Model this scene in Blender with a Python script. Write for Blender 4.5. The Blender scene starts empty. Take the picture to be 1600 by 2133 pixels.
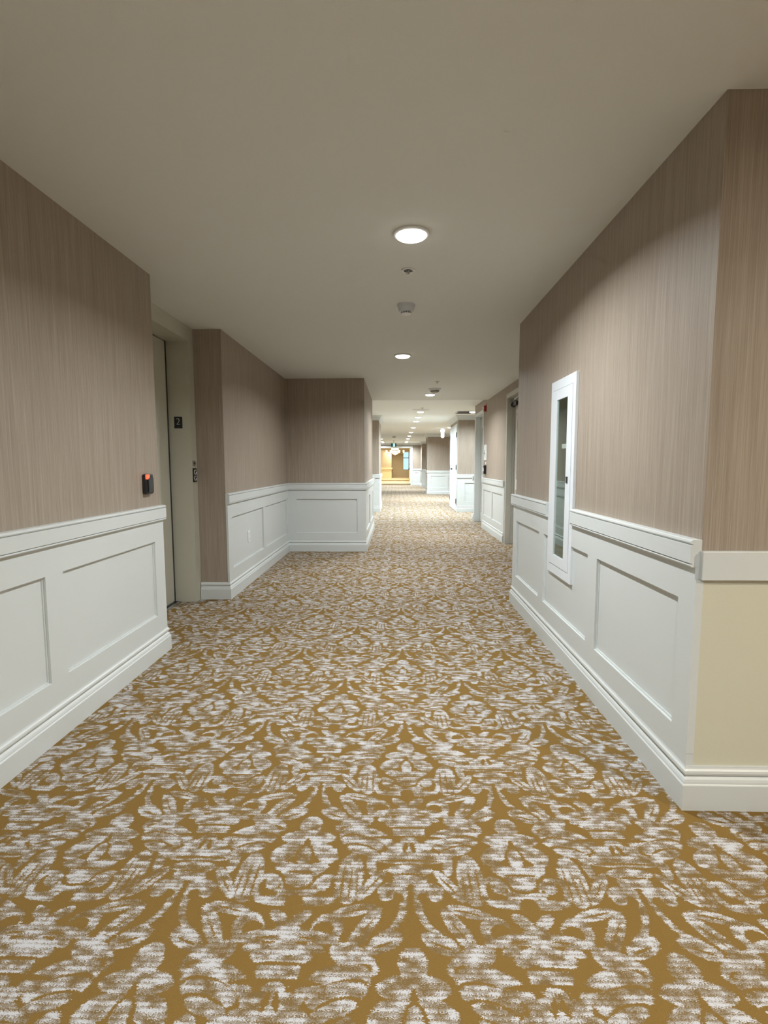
NEAR_W, FAR_W, BEHIND, EXPO = 44.0, 60.0, 1.0, 0.0
MOTIF = [(0, 0.2788, 0.3631, 0.0842, 0.0444, 1.812), (1, 0.2622, 0.3636, 0.0779, 0.0418, 1.802), (0, 0.2838, 0.3042, 0.0454, 0.0277, 3.01), (1, 0.2886, 0.3341, 0.0287, 0.0206, 2.894), (0, 0.266, 0.3238, 0.022, 0.0184, 2.46), (0, 0.2625, 0.4705, 0.0524, 0.0268, 2.658), (0, 0.0735, -0.0185, 0.0524, 0.0268, -2.658), (1, 0.2574, 0.4788, 0.0294, 0.0041, 2.789), (0, 0.2086, 0.4308, 0.0774, 0.022, 2.115), (0, 0.1274, -0.0582, 0.0774, 0.022, -2.115), (1, 0.2114, 0.4315, 0.0452, 0.0031, 2.171), (0, -0.0017, 0.0404, 0.0463, 0.039, 1.686), (0, 0.3343, 0.5294, 0.0463, 0.039, 1.686), (0, -0.0027, 0.0975, 0.0869, 0.0324, 3.114), (0, 0.0027, 0.0975, 0.0869, 0.0324, -3.114), (0, 0.0577, 0.1669, 0.0532, 0.0396, -2.589), (0, -0.0021, 0.1476, 0.053, 0.0409, 3.059), (1, -0.003, 0.1856, 0.0581, 0.0301, 1.605), (1, 0.003, 0.1856, 0.0581, 0.0301, -1.605), (1, -0.0019, 0.1411, 0.044, 0.0138, 1.596), (1, 0.0306, 0.197, 0.0312, 0.0158, -2.487), (0, -0.0027, 0.1815, 0.044, 0.0176, 1.602), (0, 0.0027, 0.1815, 0.044, 0.0176, -1.602), (0, 0.0408, 0.2282, 0.0426, 0.0216, 2.927), (0, -0.0038, 0.2419, 0.0558, 0.0233, 3.112), (0, 0.0038, 0.2419, 0.0558, 0.0233, -3.112), (0, -0.0045, 0.268, 0.0361, 0.0324, 2.971), (0, 0.0045, 0.268, 0.0361, 0.0324, -2.971), (1, -0.004, 0.2437, 0.0456, 0.0043, 3.121), (1, 0.004, 0.2437, 0.0456, 0.0043, -3.121), (0, 0.0856, 0.3054, 0.0552, 0.0447, 1.806), (1, 0.0818, 0.3028, 0.0395, 0.0321, 1.81), (0, 0.077, 0.2841, 0.0274, 0.0207, 1.758), (0, 0.0517, 0.3473, 0.0649, 0.0165, 3.115), (0, -0.0517, 0.3473, 0.0649, 0.0165, -3.115), (0, 0.0263, 0.3182, 0.0396, 0.0114, 2.973), (0, -0.0263, 0.3182, 0.0396, 0.0114, -2.973), (1, -0.0062, 0.3536, 0.0269, 0.0202, 1.638), (1, 0.0062, 0.3536, 0.0269, 0.0202, -1.638), (0, 0.1534, 0.2611, 0.095, 0.0395, 1.604), (1, 0.1329, 0.2789, 0.067, 0.0039, 1.594), (1, 0.1563, 0.2824, 0.0632, 0.0036, 1.583), (1, 0.1768, 0.2864, 0.0466, 0.0031, 1.55), (0, 0.2205, 0.2868, 0.0681, 0.0184, 2.169), (1, 0.2229, 0.2857, 0.0427, 0.0033, 2.207), (0, 0.2171, 0.2117, 0.0408, 0.0146, 1.459), (0, 0.1733, 0.3764, 0.0643, 0.018, 2.892), (1, 0.1802, 0.3763, 0.0394, 0.0035, 2.911), (0, 0.107, 0.4335, 0.0477, 0.0418, 2.07), (1, 0.0953, 0.4382, 0.0296, 0.0255, 2.839), (0, -0.0081, 0.4547, 0.1113, 0.0174, 3.119), (0, 0.0081, 0.4547, 0.1113, 0.0174, -3.119), (0, 0.1268, 0.4685, 0.0163, 0.0117, 3.003), (0, 0.029, 0.4037, 0.0348, 0.017, 2.405), (0, -0.0077, 0.4379, 0.0285, 0.0164, 3.095), (0, 0.0077, 0.4379, 0.0285, 0.0164, -3.095), (1, 0.0573, 0.4621, 0.027, 0.0034, -3.059), (0, -0.0065, 0.4842, 0.0201, 0.0192, 2.594), (0, 0.3295, -0.0048, 0.0201, 0.0192, 2.594), (0, 0.0065, 0.4842, 0.0201, 0.0192, -2.594), (0, 0.3425, -0.0048, 0.0201, 0.0192, -2.594), (0, 0.0825, 0.4888, 0.0261, 0.0127, -2.747), (0, 0.2535, -0.0002, 0.0261, 0.0127, 2.747), (0, 0.1496, 0.0294, 0.0694, 0.0346, 2.644), (0, 0.1864, 0.5184, 0.0694, 0.0346, -2.644), (1, 0.1666, 0.067, 0.0681, 0.0237, -2.902), (0, 0.1952, 0.1022, 0.0955, 0.0547, -2.725), (1, 0.1866, 0.1233, 0.0846, 0.0372, -2.764), (0, 0.182, 0.1198, 0.0732, 0.0301, -2.908), (1, 0.1752, 0.1441, 0.0587, 0.0221, -2.913), (0, 0.18, 0.1494, 0.0473, 0.0182, -2.843), (0, 0.2153, 0.164, 0.0265, 0.0176, -2.625), (0, -0.0054, 0.5077, 0.0731, 0.0324, 3.075), (0, 0.3306, 0.0187, 0.0731, 0.0324, 3.075), (0, 0.0054, 0.5077, 0.0731, 0.0324, -3.075), (0, 0.3414, 0.0187, 0.0731, 0.0324, -3.075), (0, 0.3291, 0.0514, 0.0544, 0.0435, 2.144), (0, 0.3429, 0.0514, 0.0544, 0.0435, -2.144), (1, 0.3282, 0.0441, 0.0608, 0.0051, 3.122), (1, 0.3438, 0.0441, 0.0608, 0.0051, -3.122), (1, 0.3242, 0.0909, 0.1084, 0.0087, 3.119), (1, 0.3478, 0.0909, 0.1084, 0.0087, -3.119), (0, 0.3267, 0.1077, 0.0205, 0.0168, 2.309), (0, 0.3453, 0.1077, 0.0205, 0.0168, -2.309), (0, 0.3232, 0.175, 0.1033, 0.0277, 3.045), (0, 0.3488, 0.175, 0.1033, 0.0277, -3.045), (0, 0.2946, 0.1417, 0.0283, 0.0205, 1.937), (0, 0.352, 0.1368, 0.0286, 0.0203, 1.98), (0, 0.32, 0.1368, 0.0286, 0.0203, -1.98), (1, 0.3236, 0.1356, 0.0242, 0.0084, 1.767), (1, 0.3152, 0.1911, 0.0776, 0.0044, 3.119), (1, 0.3568, 0.1911, 0.0776, 0.0044, -3.119), (0, 0.3266, 0.2282, 0.0602, 0.02, 3.094), (0, 0.3454, 0.2282, 0.0602, 0.02, -3.094), (0, 0.3241, 0.2563, 0.0401, 0.0286, 2.885), (0, 0.3479, 0.2563, 0.0401, 0.0286, -2.885), (1, 0.3236, 0.2451, 0.0354, 0.004, 3.119), (1, 0.3484, 0.2451, 0.0354, 0.004, -3.119)]
import bpy, bmesh, math, random
from mathutils import Vector, Matrix
random.seed(7)
C = bpy.context.scene.collection
SC = bpy.context.scene
PI = math.pi

# ------------------------------------------------------------------ helpers
def add_box(bm, x0, x1, y0, y1, z0, z1):
    x0, x1 = min(x0, x1), max(x0, x1); y0, y1 = min(y0, y1), max(y0, y1); z0, z1 = min(z0, z1), max(z0, z1)
    v = [bm.verts.new(p) for p in ((x0,y0,z0),(x1,y0,z0),(x1,y1,z0),(x0,y1,z0),(x0,y0,z1),(x1,y0,z1),(x1,y1,z1),(x0,y1,z1))]
    for f in ((0,3,2,1),(4,5,6,7),(0,1,5,4),(1,2,6,5),(2,3,7,6),(3,0,4,7)):
        bm.faces.new([v[i] for i in f])

def add_prism(bm, pts, z0, z1):
    a = [bm.verts.new((x, y, z0)) for x, y in pts]; b = [bm.verts.new((x, y, z1)) for x, y in pts]
    n = len(pts)
    bm.faces.new(a[::-1]); bm.faces.new(b)
    for i in range(n): bm.faces.new((a[i], a[(i+1)%n], b[(i+1)%n], b[i]))

def add_lathe(bm, prof, n=32, c=(0,0,0), axis='z', cap=True):
    """prof: list of (radius, height)"""
    rings = []
    for r, h in prof:
        ring = []
        for k in range(n):
            t = 2*PI*k/n; a, b = r*math.cos(t), r*math.sin(t)
            p = (a, b, h) if axis == 'z' else ((h, a, b) if axis == 'x' else (a, h, b))
            ring.append(bm.verts.new((p[0]+c[0], p[1]+c[1], p[2]+c[2])))
        rings.append(ring)
    for i in range(len(rings)-1):
        for k in range(n):
            bm.faces.new((rings[i][k], rings[i][(k+1)%n], rings[i+1][(k+1)%n], rings[i+1][k]))
    if cap:
        for rg in (rings[0], rings[-1]):
            bm.faces.new(rg)

def add_tube(bm, pts, r, n=8):
    pts = [Vector(p) for p in pts]; rings = []
    for i, p in enumerate(pts):
        d = (pts[min(i+1, len(pts)-1)] - pts[max(i-1, 0)]).normalized()
        u = d.orthogonal().normalized() if i == 0 else (u - d*u.dot(d)).normalized()
        w = d.cross(u)
        rr = r[i] if isinstance(r, (list, tuple)) else r
        rings.append([bm.verts.new(p + (u*math.cos(2*PI*k/n) + w*math.sin(2*PI*k/n))*rr) for k in range(n)])
    for i in range(len(rings)-1):
        for k in range(n): bm.faces.new((rings[i][k], rings[i][(k+1)%n], rings[i+1][(k+1)%n], rings[i+1][k]))
    bm.faces.new(rings[0]); bm.faces.new(rings[-1])

def add_sweep(bm, prof, path):
    """prof: closed list of (distance out, z); path: 2D points; out = to the RIGHT of travel."""
    n = len(path); rings = []
    for i, p in enumerate(path):
        p = Vector(p)
        def nrm(a, b):
            d = (Vector(b) - Vector(a)).normalized(); return Vector((d.y, -d.x))
        if i == 0: m = nrm(path[0], path[1]); k = 1
        elif i == n-1: m = nrm(path[-2], path[-1]); k = 1
        else:
            a, b = nrm(path[i-1], path[i]), nrm(path[i], path[i+1]); m = (a+b).normalized(); k = 1/max(.2, m.dot(a))
        rings.append([bm.verts.new((p.x + m.x*d*k, p.y + m.y*d*k, z)) for d, z in prof])
    q = len(prof)
    for i in range(n-1):
        for k in range(q): bm.faces.new((rings[i][k], rings[i][(k+1)%q], rings[i+1][(k+1)%q], rings[i+1][k]))
    bm.faces.new(rings[0]); bm.faces.new(rings[-1])

def obj(name, bm, mat, parent=None, smooth=False, bevel=0):
    bmesh.ops.recalc_face_normals(bm, faces=bm.faces)
    me = bpy.data.meshes.new(name); bm.to_mesh(me); bm.free()
    me.materials.append(mat)
    o = bpy.data.objects.new(name, me); C.objects.link(o)
    if parent:
        o.parent = parent
    if smooth:
        for p in me.polygons: p.use_smooth = True
        m = o.modifiers.new('edge', 'EDGE_SPLIT'); m.split_angle = math.radians(35)
    if bevel:
        m = o.modifiers.new('bevel', 'BEVEL'); m.width = bevel; m.segments = 2; m.limit_method = 'ANGLE'
    return o

def tag(o, label, cat, group=None, kind=None):
    o['label'] = label; o['category'] = cat
    if group: o['group'] = group
    if kind: o['kind'] = kind
    return o

def thing(name, label, cat, loc=(0,0,0), rz=0, group=None, kind=None):
    o = bpy.data.objects.new(name, None); C.objects.link(o)
    o.empty_display_size = .1
    o.location = loc; o.rotation_euler = (0, 0, rz)
    return tag(o, label, cat, group, kind)

def B(): return bmesh.new()
def boxes(*bs):
    bm = B()
    for b in bs: add_box(bm, *b)
    return bm

def dup(root, loc, label):
    r = root.copy(); C.objects.link(r); r.location = loc; r['label'] = label
    for ch in list(root.children):
        c = ch.copy(); C.objects.link(c); c.parent = r
        for g in ch.children:
            d = g.copy(); C.objects.link(d); d.parent = c
    return r

def text_mesh(body, size, mat, name, parent, matrix, depth=.0006):
    cu = bpy.data.curves.new('t', 'FONT'); cu.body = body; cu.size = size; cu.extrude = depth; cu.offset = -.0016
    cu.align_x = 'CENTER'; cu.align_y = 'CENTER'
    t = bpy.data.objects.new('t', cu); C.objects.link(t)
    bpy.context.view_layer.update()
    me = bpy.data.meshes.new_from_object(t.evaluated_get(bpy.context.evaluated_depsgraph_get()))
    bpy.data.objects.remove(t); me.transform(matrix)
    me.materials.clear(); me.materials.append(mat)
    o = bpy.data.objects.new(name, me); C.objects.link(o); o.parent = parent
    return o

# ------------------------------------------------------------------ materials
def newmat(name):
    m = bpy.data.materials.new(name); m.use_nodes = True
    nt = m.node_tree; return m, nt, nt.nodes['Principled BSDF']

def plain(name, col, rough=.5, metal=0, spec=.5, bump=0, bscale=300, var=0):
    m, nt, b = newmat(name)
    b.inputs['Base Color'].default_value = (*col, 1); b.inputs['Roughness'].default_value = rough
    b.inputs['Metallic'].default_value = metal; b.inputs['Specular IOR Level'].default_value = spec
    N, L = nt.nodes, nt.links
    tc = N.new('ShaderNodeNewGeometry')
    nz = N.new('ShaderNodeTexNoise'); nz.inputs['Scale'].default_value = bscale; nz.inputs['Detail'].default_value = 1
    L.new(tc.outputs['Position'], nz.inputs['Vector'])
    if bump:
        bp = N.new('ShaderNodeBump'); bp.inputs['Strength'].default_value = bump; bp.inputs['Distance'].default_value = .001
        L.new(nz.outputs['Fac'], bp.inputs['Height']); L.new(bp.outputs['Normal'], b.inputs['Normal'])
    if var:
        mx = N.new('ShaderNodeMix'); mx.data_type = 'RGBA'
        mx.inputs[6].default_value = (*[c*(1-var) for c in col], 1); mx.inputs[7].default_value = (*[min(1, c*(1+var)) for c in col], 1)
        L.new(nz.outputs['Fac'], mx.inputs[0]); L.new(mx.outputs[2], b.inputs['Base Color'])
    return m

def emit(name, col, s, rough=.3):
    m, nt, b = newmat(name)
    b.inputs['Base Color'].default_value = (*col, 1); b.inputs['Emission Color'].default_value = (*col, 1)
    b.inputs['Emission Strength'].default_value = s; m.cycles.emission_sampling = 'NONE'; b.inputs['Roughness'].default_value = rough
    return m

def wallpaper():
    m, nt, b = newmat('wallpaper'); N, L = nt.nodes, nt.links
    g = N.new('ShaderNodeNewGeometry')
    def nz(sc, zs, det, rough=.6):
        mp = N.new('ShaderNodeMapping'); mp.inputs['Scale'].default_value = (sc, sc, zs)
        L.new(g.outputs['Position'], mp.inputs['Vector'])
        n = N.new('ShaderNodeTexNoise'); n.inputs['Scale'].default_value = 1; n.inputs['Detail'].default_value = det
        n.inputs['Roughness'].default_value = rough
        L.new(mp.outputs['Vector'], n.inputs['Vector']); return n.outputs['Fac']
    a = nz(330, 2.5, 3, .7); c = nz(55, 1.2, 2)
    mix = N.new('ShaderNodeMath'); mix.operation = 'MULTIPLY_ADD'; mix.inputs[1].default_value = .75
    s = N.new('ShaderNodeMath'); s.operation = 'MULTIPLY'; s.inputs[1].default_value = .25
    L.new(c, s.inputs[0]); L.new(a, mix.inputs[0]); L.new(s.outputs[0], mix.inputs[2])
    r = N.new('ShaderNodeValToRGB'); L.new(mix.outputs[0], r.inputs[0])
    e = r.color_ramp.elements
    e[0].position = .25; e[0].color = (*WP_DARK, 1); e[1].position = .75; e[1].color = (*WP_LIGHT, 1)
    q = e.new(.5); q.color = (*WP_MID, 1)
    L.new(r.outputs[0], b.inputs['Base Color'])
    bp = N.new('ShaderNodeBump'); bp.inputs['Strength'].default_value = .35; bp.inputs['Distance'].default_value = .0008
    L.new(mix.outputs[0], bp.inputs['Height']); L.new(bp.outputs['Normal'], b.inputs['Normal'])
    b.inputs['Roughness'].default_value = .55; b.inputs['Specular IOR Level'].default_value = .4
    return m

def carpet():
    m, nt, b = newmat('damask_carpet'); N, L = nt.nodes, nt.links
    def M(op, a, bb=None, c=None):
        n = N.new('ShaderNodeMath'); n.operation = op
        for i, v in enumerate((a, bb, c)):
            if v is None: continue
            if isinstance(v, (int, float)): n.inputs[i].default_value = v
            else: L.new(v, n.inputs[i])
        return n.outputs[0]
    g = N.new('ShaderNodeNewGeometry')
    sep = N.new('ShaderNodeSeparateXYZ'); L.new(g.outputs['Position'], sep.inputs[0])
    X, Y = sep.outputs[0], sep.outputs[1]
    def noise(sx, sy, det=2, rough=.5, off=0):
        mp = N.new('ShaderNodeMapping'); mp.inputs['Scale'].default_value = (sx, sy, 1); mp.inputs['Location'].default_value = (off, off*.7, 0)
        L.new(g.outputs['Position'], mp.inputs['Vector'])
        n = N.new('ShaderNodeTexNoise'); n.noise_dimensions = '2D'; n.inputs['Scale'].default_value = 1
        n.inputs['Detail'].default_value = det; n.inputs['Roughness'].default_value = rough
        L.new(mp.outputs['Vector'], n.inputs['Vector']); return n.outputs['Fac']
    jag = noise(75, 300, 1.5)                       # loom rows shift the edges sideways
    jy = noise(220, 220, 1, .5, 3)
    u0 = M('ADD', M('SUBTRACT', X, CX0), M('MULTIPLY', M('SUBTRACT', jag, .5), .020))
    v0 = M('ADD', M('SUBTRACT', CY0, Y), M('MULTIPLY', M('SUBTRACT', jy, .5), .008))
    P, Q = .672, .978
    u = M('ABSOLUTE', M('SUBTRACT', M('FLOORED_MODULO', M('ADD', u0, P/2), P), P/2))
    v = M('FLOORED_MODULO', v0, Q)
    s = M('GREATER_THAN', v, Q/2)
    v = M('SUBTRACT', v, M('MULTIPLY', s, Q/2))
    u = M('ADD', M('MULTIPLY', M('SUBTRACT', 1, s), u), M('MULTIPLY', s, M('SUBTRACT', P/2, u)))
    def pos(f):                                         # (u, v, 1); chained on f so the shader stays within its register limit
        cmb = N.new('ShaderNodeCombineXYZ'); L.new(v, cmb.inputs[1]); cmb.inputs[2].default_value = 1
        L.new(u if f is None else M('MULTIPLY_ADD', f, 1e-6, u), cmb.inputs[0]); return cmb.outputs[0]
    def dot(p, c):
        n = N.new('ShaderNodeVectorMath'); n.operation = 'DOT_PRODUCT'; L.new(p, n.inputs[0]); n.inputs[1].default_value = c
        return n.outputs['Value']
    f = None
    for i_, (op, cx, cy, ra, rb, ang) in enumerate(MOTIF):     # each petal an ellipse, added or cut out in turn
        if i_ % 10 == 0: p = pos(f)
        ca, sa = math.cos(ang), math.sin(ang)
        a = dot(p, (ca/ra, sa/ra, -(cx*ca+cy*sa)/ra)); c = dot(p, (-sa/rb, ca/rb, (cx*sa-cy*ca)/rb))
        if op == 0:
            d = M('MULTIPLY_ADD', a, a, M('MULTIPLY', c, c)); f = d if f is None else M('MINIMUM', f, d)
        else:
            d = M('SUBTRACT', M('SUBTRACT', 2, M('MULTIPLY', a, a)), M('MULTIPLY', c, c)); f = M('MAXIMUM', f, d)
    # white woven rows broken by the ground colour
    fine = noise(250, 420, 1.5, .6, 5)
    grain = M('SUBTRACT', fine, .5)
    inside = M('LESS_THAN', M('ADD', f, M('MULTIPLY', grain, .42)), 1.02)
    yr = M('ADD', M('MULTIPLY', Y, 1/.0135), M('MULTIPLY', grain, 1.5))          # loom rows with ragged tufts
    row = M('FLOOR', yr); fr_ = M('FRACT', yr)
    rv = N.new('ShaderNodeCombineXYZ'); L.new(M('MULTIPLY', X, 17), rv.inputs[0]); L.new(M('MULTIPLY', row, 7.31), rv.inputs[1])
    rn = N.new('ShaderNodeTexNoise'); rn.noise_dimensions = '2D'; rn.inputs['Scale'].default_value = 1; rn.inputs['Detail'].default_value = 2
    L.new(rv.outputs[0], rn.inputs['Vector'])
    gap = M('MULTIPLY', M('LESS_THAN', fr_, .34), .15)
    rr = M('ADD', M('SUBTRACT', rn.outputs['Fac'], gap), M('MULTIPLY', grain, .46))
    ramp = N.new('ShaderNodeValToRGB'); L.new(rr, ramp.inputs[0])
    e = ramp.color_ramp.elements
    e[0].position = .35; e[0].color = (*CP_LINE, 1); e[1].position = .56; e[1].color = (*CP_WHITE, 1)
    q = e.new(.385); q.color = (*CP_TAUPE, 1); q = e.new(.46); q.color = (*CP_TAUPE2, 1); q = e.new(.51); q.color = (*CP_TAUPE3, 1)
    gold = N.new('ShaderNodeMix'); gold.data_type = 'RGBA'
    gold.inputs[6].default_value = (*[c*.78 for c in CP_GOLD], 1); gold.inputs[7].default_value = (*[c*1.2 for c in CP_GOLD], 1)
    gn = noise(380, 380, 2, .7, 1); L.new(gn, gold.inputs[0])
    mx = N.new('ShaderNodeMix'); mx.data_type = 'RGBA'
    L.new(inside, mx.inputs[0]); L.new(gold.outputs[2], mx.inputs[6]); L.new(ramp.outputs[0], mx.inputs[7])
    L.new(mx.outputs[2], b.inputs['Base Color'])
    b.inputs['Roughness'].default_value = .95; b.inputs['Specular IOR Level'].default_value = .1
    bp = N.new('ShaderNodeBump'); bp.inputs['Strength'].default_value = .5; bp.inputs['Distance'].default_value = .003
    L.new(gn, bp.inputs['Height']); L.new(bp.outputs['Normal'], b.inputs['Normal'])
    return m

def pane_glass(name, tint, ior):
    m = bpy.data.materials.new(name); m.use_nodes = True; nt = m.node_tree; N, L = nt.nodes, nt.links
    N.clear(); out = N.new('ShaderNodeOutputMaterial'); mx = N.new('ShaderNodeMixShader')
    tr = N.new('ShaderNodeBsdfTransparent'); tr.inputs[0].default_value = (*tint, 1)
    gl = N.new('ShaderNodeBsdfGlossy'); gl.inputs['Roughness'].default_value = .02; gl.inputs[0].default_value = (.9, 1, .97, 1)
    fr = N.new('ShaderNodeFresnel'); fr.inputs[0].default_value = ior
    ge = N.new('ShaderNodeNewGeometry'); sw = N.new('ShaderNodeMix'); sw.inputs[2].default_value = ior; sw.inputs[3].default_value = 1/ior
    L.new(ge.outputs['Backfacing'], sw.inputs[0]); L.new(sw.outputs[0], fr.inputs[0])
    L.new(fr.outputs[0], mx.inputs[0]); L.new(tr.outputs[0], mx.inputs[1]); L.new(gl.outputs[0], mx.inputs[2])
    L.new(mx.outputs[0], out.inputs[0]); return m

# colours (linear)
WP_DARK = (.235, .185, .140); WP_MID = (.345, .285, .228); WP_LIGHT = (.47, .405, .335)
CP_GOLD = (.205, .122, .033); CP_WHITE = (.53, .52, .53); CP_TAUPE = (.235, .185, .125); CP_TAUPE2 = (.29, .245, .195); CP_TAUPE3 = (.345, .31, .27); CP_LINE = (.185, .118, .045)
CX0, CY0 = .043, 2.187
M_WP = wallpaper()
M_CP = carpet()
M_TRIM = plain('white_trim_paint', (.64, .67, .66), .38, var=.015, bscale=3)
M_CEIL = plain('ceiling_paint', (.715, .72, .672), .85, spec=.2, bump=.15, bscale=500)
M_CEIL2 = plain('ceiling_paint_lit', (.90, .91, .86), .85, spec=.2, bump=.15, bscale=500)  # lighter copy of the ceiling paint, its colour carrying the stronger far light
M_CREAM = plain('cream_wall_paint', (.62, .60, .475), .6, bump=.25, bscale=400)
M_CREAM2 = plain('warm_cream_paint', (.80, .70, .45), .6)
M_ELEV = plain('elevator_enamel', (.52, .505, .42), .38, var=.02, bscale=6)
M_DOOR = plain('door_paint', (.80, .80, .75), .4)
M_FRAME = plain('door_frame_paint', (.50, .495, .44), .42)
M_CAB = plain('cabinet_enamel', (.76, .80, .84), .35)
M_BLACK = plain('black_plastic', (.012, .013, .015), .3)
M_DARK = plain('dark_metal', (.05, .05, .05), .35, metal=.6)
M_STEEL = plain('brushed_steel', (.55, .55, .53), .35, metal=.9)
M_GREY = plain('grey_plastic', (.58, .60, .62), .5)
M_WPLAS = plain('white_plastic', (.80, .81, .80), .4)
M_RED = plain('red_plastic', (.35, .02, .015), .35)
M_LED = emit('red_led', (1, .07, .03), 2.4)
M_LENS = emit('lamp_lens', (1, .98, .96), 9)
M_GLOW = emit('white_glow', (.95, .98, 1), 3.5)
M_BOWL = emit('ivory_glow', (1, .94, .76), 1.15)
M_MARK = plain('pale_marking', (.75, .76, .76), .5)
M_MARKG = plain('grey_marking', (.35, .36, .38), .5)
M_EXITD = emit('exit_green', (.01, .10, .10), .25)
M_EXITW = emit('exit_white', (.55, .95, .95), 1.0)
M_GLASS = pane_glass('cabinet_glass', (.93, .97, .95), 1.85)
M_CLEAR = pane_glass('clear_glass', (.97, .99, 1), 1.3)
M_CAVITY = plain('cabinet_interior', (.34, .37, .34), .5)
M_EXT = plain('extinguisher_body', (.36, .37, .35), .3, metal=.3)

# ------------------------------------------------------------------ layout constants
XR, XL, XS, X2 = 1.069, -1.566, -.45, 1.728
YR, YRF, YL, YP, YB, YS = 1.79, 4.56, 3.33, 4.64, 7.28, 9.80
H, H2 = 2.4525, 2.51
XW, XE = -2.6, 4.0            # outer limits
def struct(name, label, cat, bm, m, **k):
    return tag(obj(name, bm, m, **k), label, cat, kind='structure')

# ---- floor and ceilings
struct('floor', 'gold carpet with pale damask scroll pattern running down the corridor', 'floor',
       boxes((XW-.2, XE+.2, -3.2, 30.5, -.15, 0)), M_CP)
bm = boxes((-3.6, 2.2, 30.5, 34.0, -.15, .13), (-3.6, 2.2, 34.0, 39, -.15, .25))
fl2 = struct('floor', 'stepped carpeted floor of the far room beyond the cased opening', 'floor', bm, plain('tan_stair_carpet', (.50, .40, .26), .95, var=.12, bscale=120))
tag(obj('stair_nosing', boxes((-3.4, 2.1, 30.47, 30.56, .10, .145)), M_CREAM2), 'pale nosing on the nearer carpeted step of the far room', 'step edge', kind='structure')
tag(obj('stair_nosing', boxes((-3.4, 2.1, 33.97, 34.06, .22, .265)), M_CREAM2), 'pale nosing on the farther carpeted step of the far room', 'step edge', kind='structure')
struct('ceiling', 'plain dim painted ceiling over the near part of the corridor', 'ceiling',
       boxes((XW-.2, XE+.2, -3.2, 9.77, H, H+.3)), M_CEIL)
struct('ceiling', 'slightly raised ceiling, lightened in colour for the stronger light, over the far part of the corridor', 'ceiling',
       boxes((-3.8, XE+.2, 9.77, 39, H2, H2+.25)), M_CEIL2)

# ---- walls (solid blocks)
def wall(label, *bs, m=None, name='wall_left'):
    return struct(name, label, 'wall', boxes(*bs), m or M_WP)
wall('taupe striped wallpapered wall on the near left with the red-lit card reader', (XW, XL, -3, YL, 0, H), (XW, -1.83, YL, 3.40, 0, H))
wall('shallow lift shaft wall behind the elevator door', (XW, -2.10, 3.40, YP, 0, H), m=M_ELEV)
wall('taupe wallpapered wall stub and side wall beyond the elevator', (XW, XL, YP, YB, 0, H))
wall('taupe wallpapered wall facing the camera where the corridor narrows', (XW, XS, YB, YS-.03, 0, H))
wall('wallpapered pier on the left past the side passage', (XW, XS, 13.43, 15.2, 0, H2))
wall('outer wall closing the side passage on the left', (XW-.15, XW, YS-.03, 13.43, 0, H2))
wall('outer wall of the far left lobby', (XW-.15, XW, 15.2, 30.4, 0, H2))
# right block with a recess for the cabinet
cy0, cy1, cz0, cz1 = 3.12, 3.46, .60, 1.72
wall('striped wallpapered wall block on the near right holding the extinguisher cabinet',
     (1.26, XE, YR, YRF, 0, H), (XR, 1.26, YR, cy0, 0, H), (XR, 1.26, cy1, YRF, 0, H),
     (XR, 1.26, cy0, cy1, 0, cz0), (XR, 1.26, cy0, cy1, cz1, H), name='wall_right')
wall('wallpapered wall above and between the two doors on the right',
     (X2, X2+.30, YRF, 7.05, 0, H), (X2, X2+.30, 8.07, 9.77, 0, H), (X2, X2+.30, 9.77, 10.16, 0, H2), (X2, X2+.30, 7.05, 8.07, 2.31, H),
     (X2, X2+.30, 10.16, 11.22, 2.31, H2), (X2, X2+.30, 11.22, 11.35, 0, H2), name='wall_right')
wall('wallpapered block facing the camera beyond the second door on the right', (1.62, XE, 13.43, 15.35, 0, H2), name='wall_right')
wall('dark taupe wallpapered pier midway down the far right side', (1.33, XE, 21.5, 22.9, 0, H2), name='wall_right')
wall('farthest wallpapered pier on the right before the cased opening', (1.45, XE, 28.7, 30.4, 0, H2), name='wall_right')
wall('outer wall on the far right side', (XE, XE+.15, -3, 30.5, 0, H2), name='wall_right')
wall('wall at the end of the corridor around the cased opening',
     (XW-.15, -1.02, 30.4, 30.52, 0, H2), (.86, XE+.15, 30.4, 30.52, 0, H2), (-1.02, .86, 30.4, 30.52, 2.22, H2), name='wall_back')
wall('wall behind the camera', (XW, XE, -3.15, -3, 0, H), name='wall_front')
# far room shell
M_WP2 = plain('tan_wall_paint', (.50, .42, .29), .7, var=.04, bscale=30)
wx0, wx1, wz0, wz1 = .53, .96, .83, 2.20
wall('tan rear wall of the far room with the tall window',
     (-3.6, wx0, 38.6, 38.75, 0, H2), (wx1, 2.2, 38.6, 38.75, 0, H2), (wx0, wx1, 38.6, 38.75, 0, wz0), (wx0, wx1, 38.6, 38.75, wz1, H2), m=M_WP2, name='wall_back')
wall('tan wall block with pale ledge on the left of the far room', (-3.6, -.33, 37.0, 38.6, .25, H2), m=M_WP2, name='wall_back')
wall('left wall of the far room', (-3.75, -3.6, 30.52, 38.75, 0, H2), m=M_WP2)
wall('right wall of the far room', (2.2, 2.35, 30.52, 38.75, 0, H2), m=M_WP2, name='wall_right')
wall('tan soffit hanging from the far room ceiling', (-3.6, 2.2, 35.6, 35.9, 2.10, H2), m=M_WP2, name='wall_back')

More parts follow.
